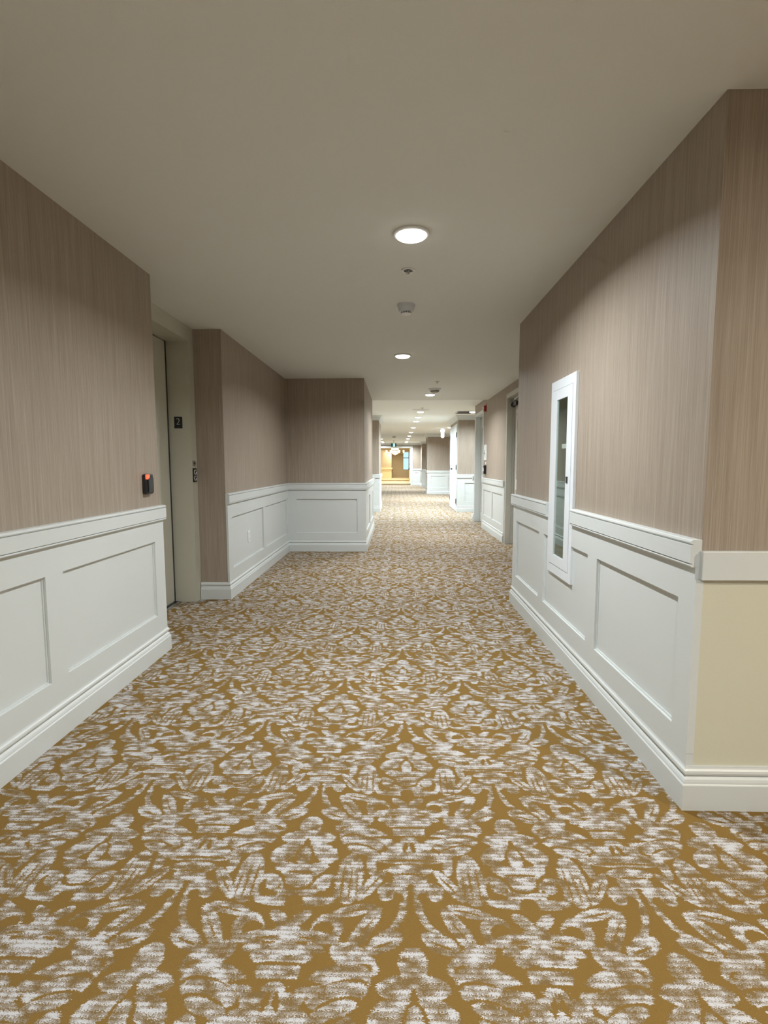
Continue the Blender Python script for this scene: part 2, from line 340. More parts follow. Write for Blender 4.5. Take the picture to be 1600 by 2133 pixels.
# ---- baseboards, chair rails, crowns
BASE = [(0, 0), (.034, 0), (.034, .094), (.032, .097), (.030, .099), (.029, .106), (.026, .114), (.021, .120), (.0185, .123), (.0185, .129),
        (.026, .131), (.0275, .138), (.026, .146), (.021, .151), (.019, .156), (.0185, .160), (0, .160)]
RAIL = [(0, .888), (.028, .888), (.034, .889), (.036, .893), (.035, .898), (.030, .899), (.030, .901), (.038, .902), (.038, .966), (.030, .967), (.030, .969), (.036, .970), (.038, .975),
        (.036, .982), (.031, .985), (0, .985)]
CROWN = [(0, H2), (.085, H2), (.085, H2-.012), (.070, H2-.022), (.045, H2-.045), (.030, H2-.075), (.020, H2-.095), (.018, H2-.115), (0, H2-.12)]
def sweep(name, label, cat, prof, *paths, m=None):
    bm = B()
    for p in paths: add_sweep(bm, prof, p)
    return struct(name, label, cat, bm, m or M_TRIM)
def base(side, label, *p): return sweep('baseboard_'+side, label, 'baseboard', BASE, *p)
TN = [0]
def trim(label, prof, *p, m=None):
    TN[0] += 1; return sweep('trim_%d' % TN[0], label, 'trim', prof, *p, m=m)
# travelling with the wall on the left hand, so that "right of travel" points into the room
base('left', 'white stepped baseboard of the near left wall', [(XL, -3), (XL, YL-.014), (-1.83, YL-.014)])
trim('white chair rail on the near left wall below the card reader', RAIL, [(XL, -3), (XL, YL+.012)])
base('left', 'white baseboard wrapping the walls beyond the elevator', [(-1.815, YP+.010), (XL, YP+.010), (XL, YB), (XS, YB), (XS, YS), (XW, YS)][::1])
base('right', 'white stepped baseboard around the near right wall block', [(X2, YRF), (XR, YRF), (XR, YR+.006), (XE, YR+.006)])
base('right', 'white baseboard between the two right hand doors', [(X2, 10.105), (X2, 8.125)])
base('right', 'short white baseboard past the second right hand door', [(2.4, 11.35), (X2, 11.35), (X2, 11.275)])
base('right', 'white baseboard of the block holding the white double closet doors', [(1.62, 13.49), (1.62, 13.43), (XE, 13.43)])
base('right', 'white baseboard of the dark pier midway down the right', [(XE, 22.9), (1.33, 22.9), (1.33, 21.5), (XE, 21.5)])
base('right', 'white baseboard of the farthest right pier', [(.99, 30.4), (1.45, 30.4), (1.45, 28.7), (XE, 28.7)][::1])
base('left', 'white baseboard of the pier past the left side passage', [(XW, 13.43), (XS, 13.43), (XS, 15.2), (XW, 15.2)])

def wains(label, axis, plane, n, s0, s1, panels, z0=.10, z1=.90, t=.018, hole=None):
    """white board with recessed panels; axis = the coordinate held constant"""
    bm = B()
    def q(a, b, d0, d1, za, zb, clip=True):
        if hole and clip:
            ha, hb, ga, gb = hole
            if a < hb and b > ha and za < gb and zb > ga:
                for r in ((a, ha, za, zb), (hb, b, za, zb), (max(a, ha), min(b, hb), za, ga), (max(a, ha), min(b, hb), gb, zb)):
                    if r[1]-r[0] > 1e-4 and r[3]-r[2] > 1e-4: q(r[0], r[1], d0, d1, r[2], r[3], False)
                return
        p0, p1 = plane + n*d0, plane + n*d1
        if axis == 'x': add_box(bm, p0, p1, a, b, za, zb)
        else: add_box(bm, a, b, p0, p1, za, zb)
    pz0, pz1 = .27, .757
    q(s0, s1, 0, .002, z0, z1)
    q(s0, s1, .002, t, z0, pz0); q(s0, s1, .002, t, pz1, z1)
    edges = [s0] + [v for p in panels for v in p] + [s1]
    for i in range(0, len(edges), 2): q(edges[i], edges[i+1], .002, t, pz0, pz1)
    w = .008
    for a, b in panels:                                   # small inner step of the recess
        q(a, b, .002, .007, pz0, pz0+w); q(a, b, .002, .007, pz1-w, pz1)
        q(a, a+w, .002, .007, pz0+w, pz1-w); q(b-w, b, .002, .007, pz0+w, pz1-w)
    TN[0] += 1
    return struct('trim_%d' % TN[0], label, 'wainscot', bm, M_TRIM)

wains('white panelled wainscot along the near left wall', 'x', XL, 1, -3, YL+.002,
      [(-1.85, -.95), (-.82, .12), (.245, 1.145), (1.27, 2.178), (2.298, 3.205)])
struct('trim_40', 'white wainscot end edge at the corner before the elevator', 'wainscot', boxes((-1.60, XL+.014, YL, YL+.006, .1, .9)), M_TRIM)
wains('white panelled wainscot with an outlet on the left past the elevator', 'x', XL, 1, YP-.004, YB, [(4.765, 5.888), (6.005, 7.145)])
wains('white single panel wainscot on the wall facing the camera', 'y', YB, -1, XL, XS+.014, [(-1.428, -.555)])
wains('white panelled wainscot along the narrowed left corridor wall', 'x', XS, 1, YB-.014, YS, [(7.42, 8.50), (8.63, 9.67)])
wains('white panelled wainscot of the near right wall under the extinguisher cabinet', 'x', XR, -1, YR-.0005, YRF+.014,
      [(1.887, 2.66), (2.787, 3.622), (3.742, 4.452)], hole=(3.09, 3.49, .56, 1.8))
trim('white rounded chair rail on the near right wall beside the yellow panel', RAIL, [(XR, 3.045), (XR, YR-.002)])
trim('white chair rail on the near right wall beyond the cabinet', RAIL, [(X2, YRF), (XR, YRF), (XR, 3.53)])
tag(obj('trim_42', boxes((XR-.006, XE, YR-.022, YR, .845, .948)), M_TRIM, bevel=.003), 'flat white rail on the return wall above the yellow panel', 'trim', kind='structure')
struct('trim_43', 'narrow white corner strip beside the pale yellow wall', 'trim',
       boxes((XR-.0188, XR+.008, YR-.009, YR-.001, .205, .845), (XR-.0186, XR+.008, YR-.0085, YR-.001, .15, .203)), M_TRIM)
wall('pale yellow painted wall panel below the white rail on the right', (XR+.008, XE, YR-.004, YR, .15, .845), m=M_CREAM, name='wall_right')
wains('white panelled wainscot between the two right hand doors', 'x', X2, -1, 8.10, 10.135, [(8.27, 9.13), (9.26, 10.03)])
trim('white chair rail between the two right hand doors', RAIL, [(X2, 10.11), (X2, 8.12)])
trim('short white chair rail past the second right hand door', RAIL, [(2.4, 11.35), (X2, 11.35), (X2, 11.275)])
wains('white wainscot on the closet block facing the camera', 'y', 13.43, -1, 1.62-.014, XE, [(1.80, 2.62), (2.75, 3.55)])
trim('white chair rail on the closet block', RAIL, [(1.62, 13.49), (1.62, 13.43), (XE, 13.43)])
wains('white wainscot on the dark pier midway down the right', 'y', 21.5, -1, 1.33-.014, XE, [(1.47, 2.07), (2.20, 2.85), (2.98, 3.6)])
wains('white wainscot on the side of the dark right pier', 'x', 1.33, -1, 21.486, 22.9, [(21.65, 22.75)])
trim('white chair rail of the dark pier midway down the right', RAIL, [(XE, 22.9), (1.33, 22.9), (1.33, 21.5), (XE, 21.5)])
wains('white wainscot on the farthest right pier', 'y', 28.7, -1, 1.45-.014, XE, [(1.6, 2.3), (2.45, 3.2)])
wains('narrow white wainscot panel beside the cased opening', 'y', 30.4, -1, .99, 1.45, [(1.10, 1.33)])
trim('white chair rail of the farthest right pier', RAIL, [(.99, 30.4), (1.45, 30.4), (1.45, 28.7), (XE, 28.7)])
wains('white wainscot on the front of the pier past the left side passage', 'y', 13.43, -1, XW, XS+.014, [(-2.4, -1.6), (-1.46, -.60)])
wains('white wainscot on the side of the pier past the left side passage', 'x', XS, 1, 13.416, 15.2, [(13.56, 15.05)])
trim('white chair rail of the pier past the left side passage', RAIL, [(XW, 13.43), (XS, 13.43), (XS, 15.2), (XW, 15.2)])
trim('white chair rail wrapping the walls beyond the elevator', RAIL, [(XL, YP-.009), (XL, YB), (XS, YB), (XS, YS), (XW, YS)])
trim('white crown moulding of the pier past the left side passage', CROWN, [(XW, 13.43), (XS, 13.43), (XS, 15.2), (XW, 15.2)])
trim('white crown moulding of the closet block', CROWN, [(1.62, 15.35), (1.62, 13.43), (XE, 13.43)])
trim('white crown moulding of the dark right pier', CROWN, [(XE, 22.9), (1.33, 22.9), (1.33, 21.5), (XE, 21.5)])
trim('white crown moulding around the end of the corridor', CROWN, [(XW, 30.4), (1.45, 30.4), (1.45, 28.7), (XE, 28.7)])
struct('trim_44', 'thin white corner guard on the farthest right pier', 'trim', boxes((1.435, 1.45, 28.685, 28.70, .98, 2.39)), M_TRIM)
struct('trim_45', 'thin white corner guard on the dark right pier', 'trim', boxes((1.318, 1.33, 21.488, 21.56, .98, 2.39)), M_TRIM)
# cased opening at the far end
struct('trim_46', 'broad white casing around the far opening', 'trim',
       boxes((.86, .985, 30.37, 30.55, 0, 2.33), (-1.145, -1.02, 30.37, 30.55, 0, 2.33), (-1.145, .985, 30.365, 30.55, 2.21, 2.34)), M_TRIM)
trim('pale ledge on the wall block in the far room', [(0, .90), (.06, .90), (.06, 1.0), (0, 1.0)], [(-3.6, 37.0), (-.33, 37.0), (-.33, 38.6)], m=M_CREAM2)
struct('trim_47', 'pale cream lower wall under the ledge in the far room', 'wainscot', boxes((-3.6, -.318, 36.985, 37.0, .25, .90)), M_CREAM2)
base('back', 'cream baseboard of the far room', [(-3.6, 36.98), (-.30, 36.98), (-.30, 38.6), (2.2, 38.6)])

# ---- far window
w = thing('window_1', 'tall two pane window with pale blue daylight in the far room', 'window', ((wx0+wx1)/2, 38.66, wz0), kind='structure')
hw, hh = (wx1-wx0)/2, wz1-wz0
obj('window_frame', boxes((-hw, -hw+.02, -.05, .05, 0, hh), (hw-.02, hw, -.05, .05, 0, hh), (-hw+.02, hw-.02, -.05, .05, 0, .035), (-hw+.02, hw-.02, -.05, .05, hh-.035, hh), (-hw+.02, hw-.02, -.04, .04, hh*.64, hh*.64+.05)), plain('window_frame_paint', (.30, .27, .25), .5), w)
obj('glass_pane', boxes((-hw+.035, hw-.035, -.004, .004, .035, hh-.035)), M_CLEAR, w)

# ------------------------------------------------------------------ elevator
e = thing('door_1', 'greige elevator entrance set back in the left wall', 'elevator door', (-1.82, 3.96, 0), kind='structure')
def rel(root, *bs):
    L = root.location; bm = B()
    for b in bs: add_box(bm, b[0]-L.x, b[1]-L.x, b[2]-L.y, b[3]-L.y, b[4]-L.z, b[5]-L.z)
    return bm
obj('door_jamb', rel(e, (-2.06, -1.82, 4.53, YP, 0, 2.325)), M_ELEV, e)
obj('door_jamb', rel(e, (-2.06, -1.82, 3.40, 3.47, 0, 2.325)), M_ELEV, e)
obj('door_header', rel(e, (-2.06, -1.819, 3.40, YP, 2.3255, H)), M_ELEV, e)
obj('door_panel', rel(e, (-2.055, -2.015, 3.47, 4.500, .012, 2.318)), M_ELEV, e)
obj('door_gap_shade', rel(e, (-2.05, -2.016, 4.5005, 4.5295, .010, 2.325), (-2.05, -2.018, 3.47, 4.500, 2.3185, 2.325)), M_BLACK, e)['label'] = 'black strip standing for the shade in the gap between the sliding panel and the jamb'  # solid black strips drawn in for the shade inside the door gaps
obj('door_sill', rel(e, (-2.055, -1.965, 3.47, 4.53, 0, .007), (-1.975, -1.966, 3.47, 4.53, .007, .0085)), M_STEEL, e)
obj('sill_groove', rel(e, (-2.012, -1.985, 3.47, 4.53, .007, .0078)), M_BLACK, e)

s = thing('floor_number_sign', 'small black square sign with a pale raised 2 on the elevator jamb', 'sign', (-1.930, 4.53, 1.622))
obj('sign_plate', boxes((-.036, .036, -.004, 0, -.051, .051)), M_BLACK, s, bevel=.002)
text_mesh('2', .082, M_MARK, 'raised_number', s, Matrix.Translation((0, -.0048, .006)) @ Matrix.Rotation(PI/2, 4, 'X'))
obj('braille_dots', boxes(*[(-.005+i*.006, -.0025+i*.006, -.0052, -.004, -.042, -.0395) for i in range(2)]), M_MARKG, s)

s = thing('elevator_call_button', 'narrow black call button plate with pale outlines beside the elevator', 'button', (-1.82, 4.572, 1.156))
obj('cover_plate', boxes((0, .008, -.038, .038, -.062, .062)), M_BLACK, s, bevel=.002)
bm = B()
for cz in (.027, -.027):
    pts = [(.0095, .022*math.cos(a)*1.0, cz+.019*math.sin(a)) for a in [PI*.30+2*PI*.86*k/20 for k in range(21)]]
    add_tube(bm, pts, .0030, 6)
obj('button_ring', bm, M_MARK, s)
s = thing('key_switch_plate', 'small steel key switch plate just above the elevator call button', 'switch', (-1.82, 4.572, 1.262))
obj('plate', boxes((0, .004, -.03, .03, -.022, .022)), M_STEEL, s, bevel=.001)
bm = B(); add_lathe(bm, [(.009, .004), (.009, .008), (.004, .009)], 16, axis='x'); obj('key_cylinder', bm, M_DARK, s)

s = thing('card_reader', 'black card reader with glowing red light on the near left wall', 'card reader', (XL, 3.155, 1.130))
obj('housing', boxes((0, .030, -.045, .045, -.062, .062)), M_BLACK, s, bevel=.008)
obj('front_cover', boxes((.030, .036, -.030, .036, -.052, .040)), plain('charcoal_plastic', (.018, .022, .025), .35), s, bevel=.003)
obj('status_light', boxes((.022, .035, -.046, -.012, .030, .060)), M_LED, s, bevel=.004)

# ------------------------------------------------------------------ outlet
s = thing('wall_outlet', 'white duplex outlet on the left wainscot beyond the elevator', 'outlet', (XL+.002, 5.337, .49))
obj('cover_plate', boxes((0, .006, -.036, .036, -.060, .060)), M_WPLAS, s, bevel=.002)
for z in (.023, -.023):
    sk = obj('socket', boxes((.006, .0085, -.017, .017, z-.015, z+.015)), M_WPLAS, s, bevel=.001)
    obj('slot', boxes((.0085, .0088, -.008, -.006, z-.004, z+.006), (.0085, .0088, .006, .008, z-.004, z+.006)), M_DARK, sk)

# ------------------------------------------------------------------ extinguisher cabinet
ya, yb, za, zb = 3.055, 3.523, .522, 1.790
c = thing('extinguisher_cabinet', 'tall white glazed fire extinguisher cabinet let into the near right wall', 'cabinet', (XR, (ya+yb)/2, (za+zb)/2))
hy, hz = (yb-ya)/2, (zb-za)/2
f0 = -.020
def ring(bm, x0, x1, Y, Z, y, z):
    add_box(bm, x0, x1, -Y, -y, -Z, Z); add_box(bm, x0, x1, y, Y, -Z, Z)
    add_box(bm, x0, x1, -y, y, z, Z); add_box(bm, x0, x1, -y, y, -Z, -z)
bm = B(); ring(bm, f0, 0, hy, hz, hy-.045, hz-.060); obj('trim_frame', bm, M_CAB, c, bevel=.002)
gy, gz = .103, .505
bm = B(); ring(bm, f0-.003, f0+.012, hy-.048, hz-.063, gy, gz); dr = obj('door', bm, M_CAB, c, bevel=.0015)
obj('glass_pane', boxes((f0+.002, f0+.005, -gy-.003, gy+.003, -gz-.003, gz+.003)), M_GLASS, dr)
obj('latch', boxes((f0-.009, f0-.003, -.150, -.125, -.022, .018)), M_DARK, dr, bevel=.002)
yc = (ya+yb)/2; zc = (za+zb)/2
bm = B(); k = .004
i0, i1, j0, j1 = cy0-yc, cy1-yc, cz0-zc, cz1-zc
add_box(bm, .17, .18, i0, i1, j0, j1); add_box(bm, 0, .18, i0, i0+k, j0, j1); add_box(bm, 0, .18, i1-k, i1, j0, j1)
add_box(bm, 0, .18, i0, i1, j0, j0+k); add_box(bm, 0, .18, i0, i1, j1-k, j1)
obj('inner_box', bm, M_CAVITY, c)
x = thing('fire_extinguisher', 'dark fire extinguisher with pale tag standing inside the glazed wall cabinet', 'extinguisher', (XR+.085, yc, cz0+.004))
bm = B(); add_lathe(bm, [(.02, 0), (.058, .004), (.062, .02), (.062, .40), (.055, .44), (.035, .47), (.018, .485), (.016, .50)], 28); obj('cylinder', bm, M_EXT, x, smooth=True)
obj('valve', boxes((-.016, .016, -.016, .016, .50, .54)), M_STEEL, x, bevel=.003)
bm = B(); add_tube(bm, [(0, .02, .54), (0, -.05, .575), (0, -.10, .57)], .008); add_tube(bm, [(0, .01, .52), (0, -.05, .535), (0, -.09, .52)], .007); obj('handle', bm, M_BLACK, x)
bm = B(); add_tube(bm, [(0, .016, .53), (-.02, .05, .53), (-.03, .075, .48), (-.03, .078, .35), (-.03, .076, .2)], .009); obj('hose', bm, M_BLACK, x, smooth=True)
bm = B(); add_lathe(bm, [(.014, 0), (.014, .01)], 16, c=(-.026, 0, .525), axis='x'); obj('gauge', bm, M_WPLAS, x)
tg = thing('inspection_tag', 'small white tag seen through the cabinet glass', 'tag', (XR-.012, 3.262, 1.362))
obj('tag_sheet', boxes((0, .001, -.040, .040, -.014, .014)), M_WPLAS, tg)

# ------------------------------------------------------------------ doors on the right
def door_right(name, y0, y1, label, closer):
    r = thing(name, label, 'door', (X2, (y0+y1)/2, 0), kind='structure')
    hw = (y1-y0)/2; T = 2.31; fw = .052
    fr = B()
    for s_ in (-1, 1):
        a, b = sorted((s_*hw, s_*(hw-.0)))
        add_box(fr, -.014, .15, min(s_*(hw), s_*(hw-fw)), max(s_*hw, s_*(hw-fw)), 0, T)      # jamb
        add_box(fr, .075, .105, min(s_*(hw-fw), s_*(hw-fw-.014)), max(s_*(hw-fw), s_*(hw-fw-.014)), 0, T-fw)  # stop
        add_box(fr, -.016, 0, min(s_*(hw), s_*(hw+.014)), max(s_*hw, s_*(hw+.014)), 0, T+.014)
    add_box(fr, -.014, .15, -hw+fw, hw-fw, T-fw, T); add_box(fr, .075, .105, -hw+fw+.014, hw-fw-.014, T-fw-.014, T-fw)
    add_box(fr, -.016, 0, -hw, hw, T, T+.014)
    obj('door_frame', fr, M_FRAME if closer else M_TRIM, r)
    q = hw-fw-.003; lf = B()
    Tl = T-fw-.004
    x0, x1 = .108, .148
    for za_, zb_ in ((.008, .22), (.86, 1.02), (2.02, Tl)): add_box(lf, x0, x1, -q, q, za_, zb_)
    for ya_, yb_ in ((-q, -q+.12), (q-.12, q)):
        add_box(lf, x0, x1, ya_, yb_, .22, .86); add_box(lf, x0, x1, ya_, yb_, 1.02, 2.02)
    add_box(lf, x0+.014, x1, -q+.12, q-.12, .22, .86); add_box(lf, x0+.014, x1, -q+.12, q-.12, 1.02, 2.02)
    leaf = obj('door_leaf', lf, M_DOOR if closer else M_TRIM, r)
    for z in (.25, 1.1, 1.95):
        obj('hinge', boxes((x0-.012, x0, q-.006, q+.006, z-.05, z+.05)), M_STEEL, leaf)
    bm = B(); add_lathe(bm, [(.026, 0), (.026, .006), (.011, .01), (.011, .05)], 20, c=(0, 0, 0), axis='x')
    for v in bm.verts: v.co.x = x0 - v.co.x; v.co.y += -q+.07; v.co.z += .96
    add_tube(bm, [(x0-.048, -q+.07, .96), (x0-.048, -q+.19, .96)], .009)
    obj('lever_handle', bm, M_STEEL, leaf, smooth=True)
    if closer:
        cl = obj('door_closer', rel0((x0-.062, x0, q-.30, q-.03, Tl-.125, Tl-.065)), M_DARK, leaf, bevel=.006)
        bm = B(); add_tube(bm, [(x0-.035, q-.05, Tl-.055), (x0-.075, q-.30, Tl-.045), (x0-.055, q-.50, Tl-.01)], .011, 8)
        add_lathe(bm, [(.018, Tl-.065), (.018, Tl-.045)], 16, c=(x0-.035, q-.05, 0))
        obj('closer_arm', bm, M_STEEL, cl, smooth=True)
        bm = B(); add_lathe(bm, [(.036, -.014), (.036, .012)], 20, c=(x0-.034, q-.03, Tl-.098), axis='y'); obj('closer_end_cap', bm, M_BLACK, cl, smooth=True)
    return r
def rel0(*bs): return boxes(*bs)
door_right('door_2', 7.05, 8.07, 'pale panelled door with dark closer in a grey steel frame on the right', True)
door_right('door_3', 10.16, 11.22, 'white framed door on the right past the white notice', False)

r = thing('door_4', 'pair of flat white closet doors on black hinges', 'door', (1.62, 14.38, 0), kind='structure')
q = .79
obj('door_frame', boxes((-.018, 0, -q-.06, -q, 0, 2.25), (-.018, 0, q, q+.06, 0, 2.25), (-.018, 0, -q-.06, q+.06, 2.25, 2.31)), M_TRIM, r)
for s_ in (-1, 1):
    a, b = sorted((s_*.002, s_*(q-.002)))
    lf = obj('door_leaf', boxes((-.030, -.002, a, b, .012, 2.245)), M_CAB, r)
    for z in (.27, 1.17, 2.02):
        yy = s_*(q-.004)
        obj('hinge', boxes((-.040, -.028, yy-.03, yy+.03, z-.065, z+.065)), M_DARK, lf)
bm = B(); add_lathe(bm, [(.012, -.03), (.012, -.05), (.028, -.06), (.030, -.075), (.02, -.085)], 16, c=(0, .06, 1.12), axis='x'); obj('knob', bm, M_DARK, r, smooth=True)

r = thing('door_5', 'open door leaf with dark hardware at the far cased opening', 'door', (.86, 30.56, 0), kind='structure')
lf = obj('door_leaf', boxes((-.05, -.006, 0, .98, .14, 2.19)), M_CREAM2, r)
for z in (.35, 1.25, 2.02): obj('hinge', boxes((-.062, -.048, -.02, .02, z-.07, z+.07)), M_DARK, lf)
obj('panic_handle', boxes((-.12, -.05, .01, .09, .92, 1.04)), M_DARK, lf)

# ------------------------------------------------------------------ things on the right wall
s = thing('fire_alarm_strobe', 'red fire alarm strobe high on the right wall between the doors', 'alarm', (X2, 9.99, 2.325))
obj('housing', boxes((-.045, 0, -.055, .055, -.065, .045)), M_RED, s, bevel=.006)
bm = B(); add_lathe(bm, [(.022, -.045), (.020, -.06), (.010, -.068)], 16, c=(0, 0, .0), axis='x'); obj('strobe_lens', bm, M_WPLAS, s, smooth=True)
obj('back_plate', boxes((-.008, 0, -.065, .065, -.075, .08)), M_RED, s)
s = thing('wall_notice', 'white upright notice plate with grey markings on the right wall', 'sign', (X2, 9.955, 1.475))
obj('plate', boxes((-.010, 0, -.135, .135, -.148, .148)), M_WPLAS, s, bevel=.003)
bm = B()
add_tube(bm, [(-.011, .03, .045), (-.011, .0, .0), (-.011, -.03, -.03)], .010, 6); add_tube(bm, [(-.011, .045, .0), (-.011, .05, -.03)], .012, 6)
add_box(bm, -.012, -.010, -.02, .03, -.075, -.055)
obj('grey_marking', bm, M_MARKG, s)
s = thing('keypad_reader', 'black door keypad under the white notice on the right wall', 'card reader', (X2, 9.90, 1.145))
obj('housing', boxes((-.045, 0, -.05, .05, -.085, .085)), M_BLACK, s, bevel=.010)
obj('front_cover', boxes((-.052, -.045, -.035, .035, -.03, .03)), M_WPLAS, s, bevel=.002)
s = thing('button_plate', 'tiny white button plate between the notice and the black keypad', 'switch', (X2, 9.90, 1.268))
obj('plate', boxes((-.006, 0, -.032, .032, -.025, .025)), M_WPLAS, s, bevel=.001)
obj('button', boxes((-.011, -.006, -.012, .012, -.010, .010)), M_WPLAS, s)

# ------------------------------------------------------------------ ceiling fixtures
def mk_light(loc, label):
    t = thing('ceiling_light', label, 'ceiling light', loc, group='round flush ceiling lights down the corridor')
    bm = B(); add_lathe(bm, [(.086, 0), (.093, 0), (.095, -.004), (.093, -.010), (.086, -.013), (.080, -.012), (.078, -.006)], 40, cap=False)
    obj('trim_ring', bm, M_WPLAS, t, smooth=True)
    bm = B(); add_lathe(bm, [(.079, -.002), (.079, -.012), (.074, -.020), (.058, -.027), (.035, -.031), (.001, -.032)], 40)
    obj('lens', bm, M_LENS, t, smooth=True)
    return t
def lamp(x, y, z, W, size=.10, col=(.94, .985, 1), drop=.034, spread=156):
    ld = bpy.data.lights.new('light_source', 'AREA'); ld.shape = 'DISK'; ld.size = size; ld.energy = W; ld.color = col
    ld.spread = math.radians(spread)
    o = bpy.data.objects.new('light_source', ld); C.objects.link(o); o.location = (x, y, z-drop)
    return o
near = [(.079, -.20, H, 'ceiling light just above the camera'), (.079, 2.793, H, 'nearest and largest glowing ceiling light'),
        (.073, 5.787, H, 'second ceiling light just past the smoke detector'), (.585, 8.95, H, 'third ceiling light tucked in front of a detector')]
kk = 1.048
far = []
names = ['first ceiling light of the far row beneath the flat vent', 'second ceiling light of the far row', 'third ceiling light of the far row', 'fourth ceiling light of the far row',
         'fifth ceiling light of the far row', 'sixth ceiling light of the far row', 'seventh ceiling light of the far row', 'eighth ceiling light of the far row', 'last ceiling light of the far row before the opening']
for nm, yy in zip(names, (12.40, 13.76, 15.12, 17.64, 20.25, 22.78, 25.31, 27.89, 29.5)): far.append((.585, yy, H2, nm))
side = [(1.84, 12.45, H2, 'ceiling light at the right beside the dark ceiling grille'), (1.30, 17.70, H2, 'ceiling light just past the white closet doors'),
        (-.74, 25.47, H2, 'nearest of the three small left lobby lights'), (-.765, 28.1, H2, 'middle of the three small left lobby lights'), (-.765, 29.7, H2, 'farthest of the three small left lobby lights')]
first = None
for i, (x_, y_, z_, l_) in enumerate(near + far + side):
    if y_ == 17.70: x_ = 1.855
    if first is None: first = mk_light((x_, y_, z_), l_)
    else: dup(first, (x_, y_, z_), l_)
    W = NEAR_W if i < 4 else FAR_W
    if i == 0: W = NEAR_W*BEHIND
    if i == 3: W = NEAR_W*1.3
    if y_ < 20 or i % 2 == 0 or i >= 13:
        m_ = 1.0 if y_ < 20 else 1.6
        if i >= 13: m_ = .5 if y_ < 20 else .8
        lamp(x_, y_, z_, W*m_, col=(.94, .985, 1) if i < 4 else (.82, .94, 1))
# lights outside the frame that belong to the same building: behind the camera, the right return and the side passages
for i, (x_, y_, z_, W, l_) in enumerate([(.079, -2.4, H, NEAR_W*BEHIND, 'ceiling light at the rear behind the camera'), (2.5, .35, H, NEAR_W*1.1, 'ceiling light in the space to the right of the camera'),
                         (-1.7, 11.6, H2, FAR_W*1.5, 'ceiling light in the left side passage'), (3.0, 12.3, H2, FAR_W*1.5, 'ceiling light in the right side passage'),
                         (-1.7, 17.5, H2, FAR_W*1.6, 'ceiling light in the left lobby just past the pier'), (2.9, 18.4, H2, FAR_W*1.6, 'ceiling light deep in the right lobby'), (2.7, 25.8, H2, FAR_W*1.8, 'ceiling light between the two far right piers')]):
    dup(first, (x_, y_, z_), l_)
    if i == 1: lamp(x_, y_, z_, W, col=(1, .89, .70), spread=175)
    else: lamp(x_, y_, z_, W*(1 if i == 0 else .6), col=(.82, .94, 1) if i else (.94, .985, 1))

def sprinkler(loc, label, cup):
    t = thing('fire_sprinkler', label, 'sprinkler', loc)
    if cup:
        bm = B(); add_lathe(bm, [(.026, -.001), (.042, -.001), (.043, -.004), (.036, -.007), (.028, -.004)], 32, cap=False); obj('escutcheon', bm, M_WPLAS, t, smooth=True)
        bm = B(); add_lathe(bm, [(.027, -.0005), (.027, -.002), (.001, -.0025)], 32); obj('recess_cup', bm, M_DARK, t)
    else:
        bm = B(); add_lathe(bm, [(.034, -.000), (.034, -.004), (.016, -.012)], 24); obj('escutcheon', bm, M_STEEL, t, smooth=True)
    bm = B(); add_lathe(bm, [(.007, -.002), (.007, -.010), (.0035, -.012), (.0035, -.026)], 12); add_tube(bm, [(-.005, 0, -.009), (-.010, 0, -.018), (-.002, 0, -.026)], .0018, 6); add_tube(bm, [(.005, 0, -.009), (.010, 0, -.018), (.002, 0, -.026)], .0018, 6)
    obj('sprinkler_head', bm, M_STEEL, t)
    bm = B(); add_lathe(bm, [(.003, -.025), (.014, -.027), (.014, -.0285), (.003, -.0295)], 16); obj('deflector', bm, M_STEEL, t)
sprinkler((.074, 3.300, H), 'recessed fire sprinkler between the nearest light and the smoke detector', True)
sprinkler((.602, 7.62, H), 'small pendent fire sprinkler on the near ceiling before the third light', False)

def detector(loc, label, s=1.0, mat=None):
    t = thing('smoke_detector', label, 'smoke detector', loc)
    mat = mat or M_GREY
    bm = B(); add_lathe(bm, [(.067*s, 0), (.067*s, -.010), (.063*s, -.018)], 36); obj('base_ring', bm, mat, t, smooth=True)
    bm = B(); add_lathe(bm, [(.061*s, -.018), (.058*s, -.042), (.050*s, -.052), (.030*s, -.054)], 36); obj('body', bm, mat, t, smooth=True)
    bm = B()
    for k_ in range(14):
        a = 2*PI*k_/14
        d_ = Vector((math.cos(a), math.sin(a))); p_ = Vector((-d_.y, d_.x))*.0035*s
        pts = [(d_*.030*s+p_), (d_*.040*s+p_*1.3), (d_*.040*s-p_*1.3), (d_*.030*s-p_)]
        add_prism(bm, [(v.x, v.y) for v in pts], -.067, -.053)
    obj('vent_fins', bm, mat, t)
    bm = B(); add_lathe(bm, [(.028*s, -.053), (.028*s, -.067)], 24); obj('dark_mesh', bm, M_DARK, t)
    bm = B(); add_lathe(bm, [(.038*s, -.067), (.034*s, -.071), (.015*s, -.078), (.001, -.079)], 24); obj('cap', bm, M_WPLAS, t, smooth=True)
    return t
detector((.076, 3.99, H), 'grey smoke detector hanging between the two nearest ceiling lights')
t = thing('ceiling_speaker', 'flared grey ceiling speaker just behind the third light', 'speaker', (.620, 8.33, H))
bm = B(); add_lathe(bm, [(.105, 0), (.105, -.006), (.082, -.020), (.075, -.030)], 36); obj('base', bm, M_GREY, t, smooth=True)
bm = B(); add_lathe(bm, [(.072, -.030), (.066, -.050), (.040, -.060), (.001, -.062)], 30); obj('grille', bm, plain('grey_green_grille', (.22, .22, .19), .5), t, smooth=True)
detector((-.09, 23.3, H2), 'small far smoke detector above the exit sign', 1.3)
sprinkler((.585, 11.6, H2), 'small fire sprinkler at the start of the far light row', False)

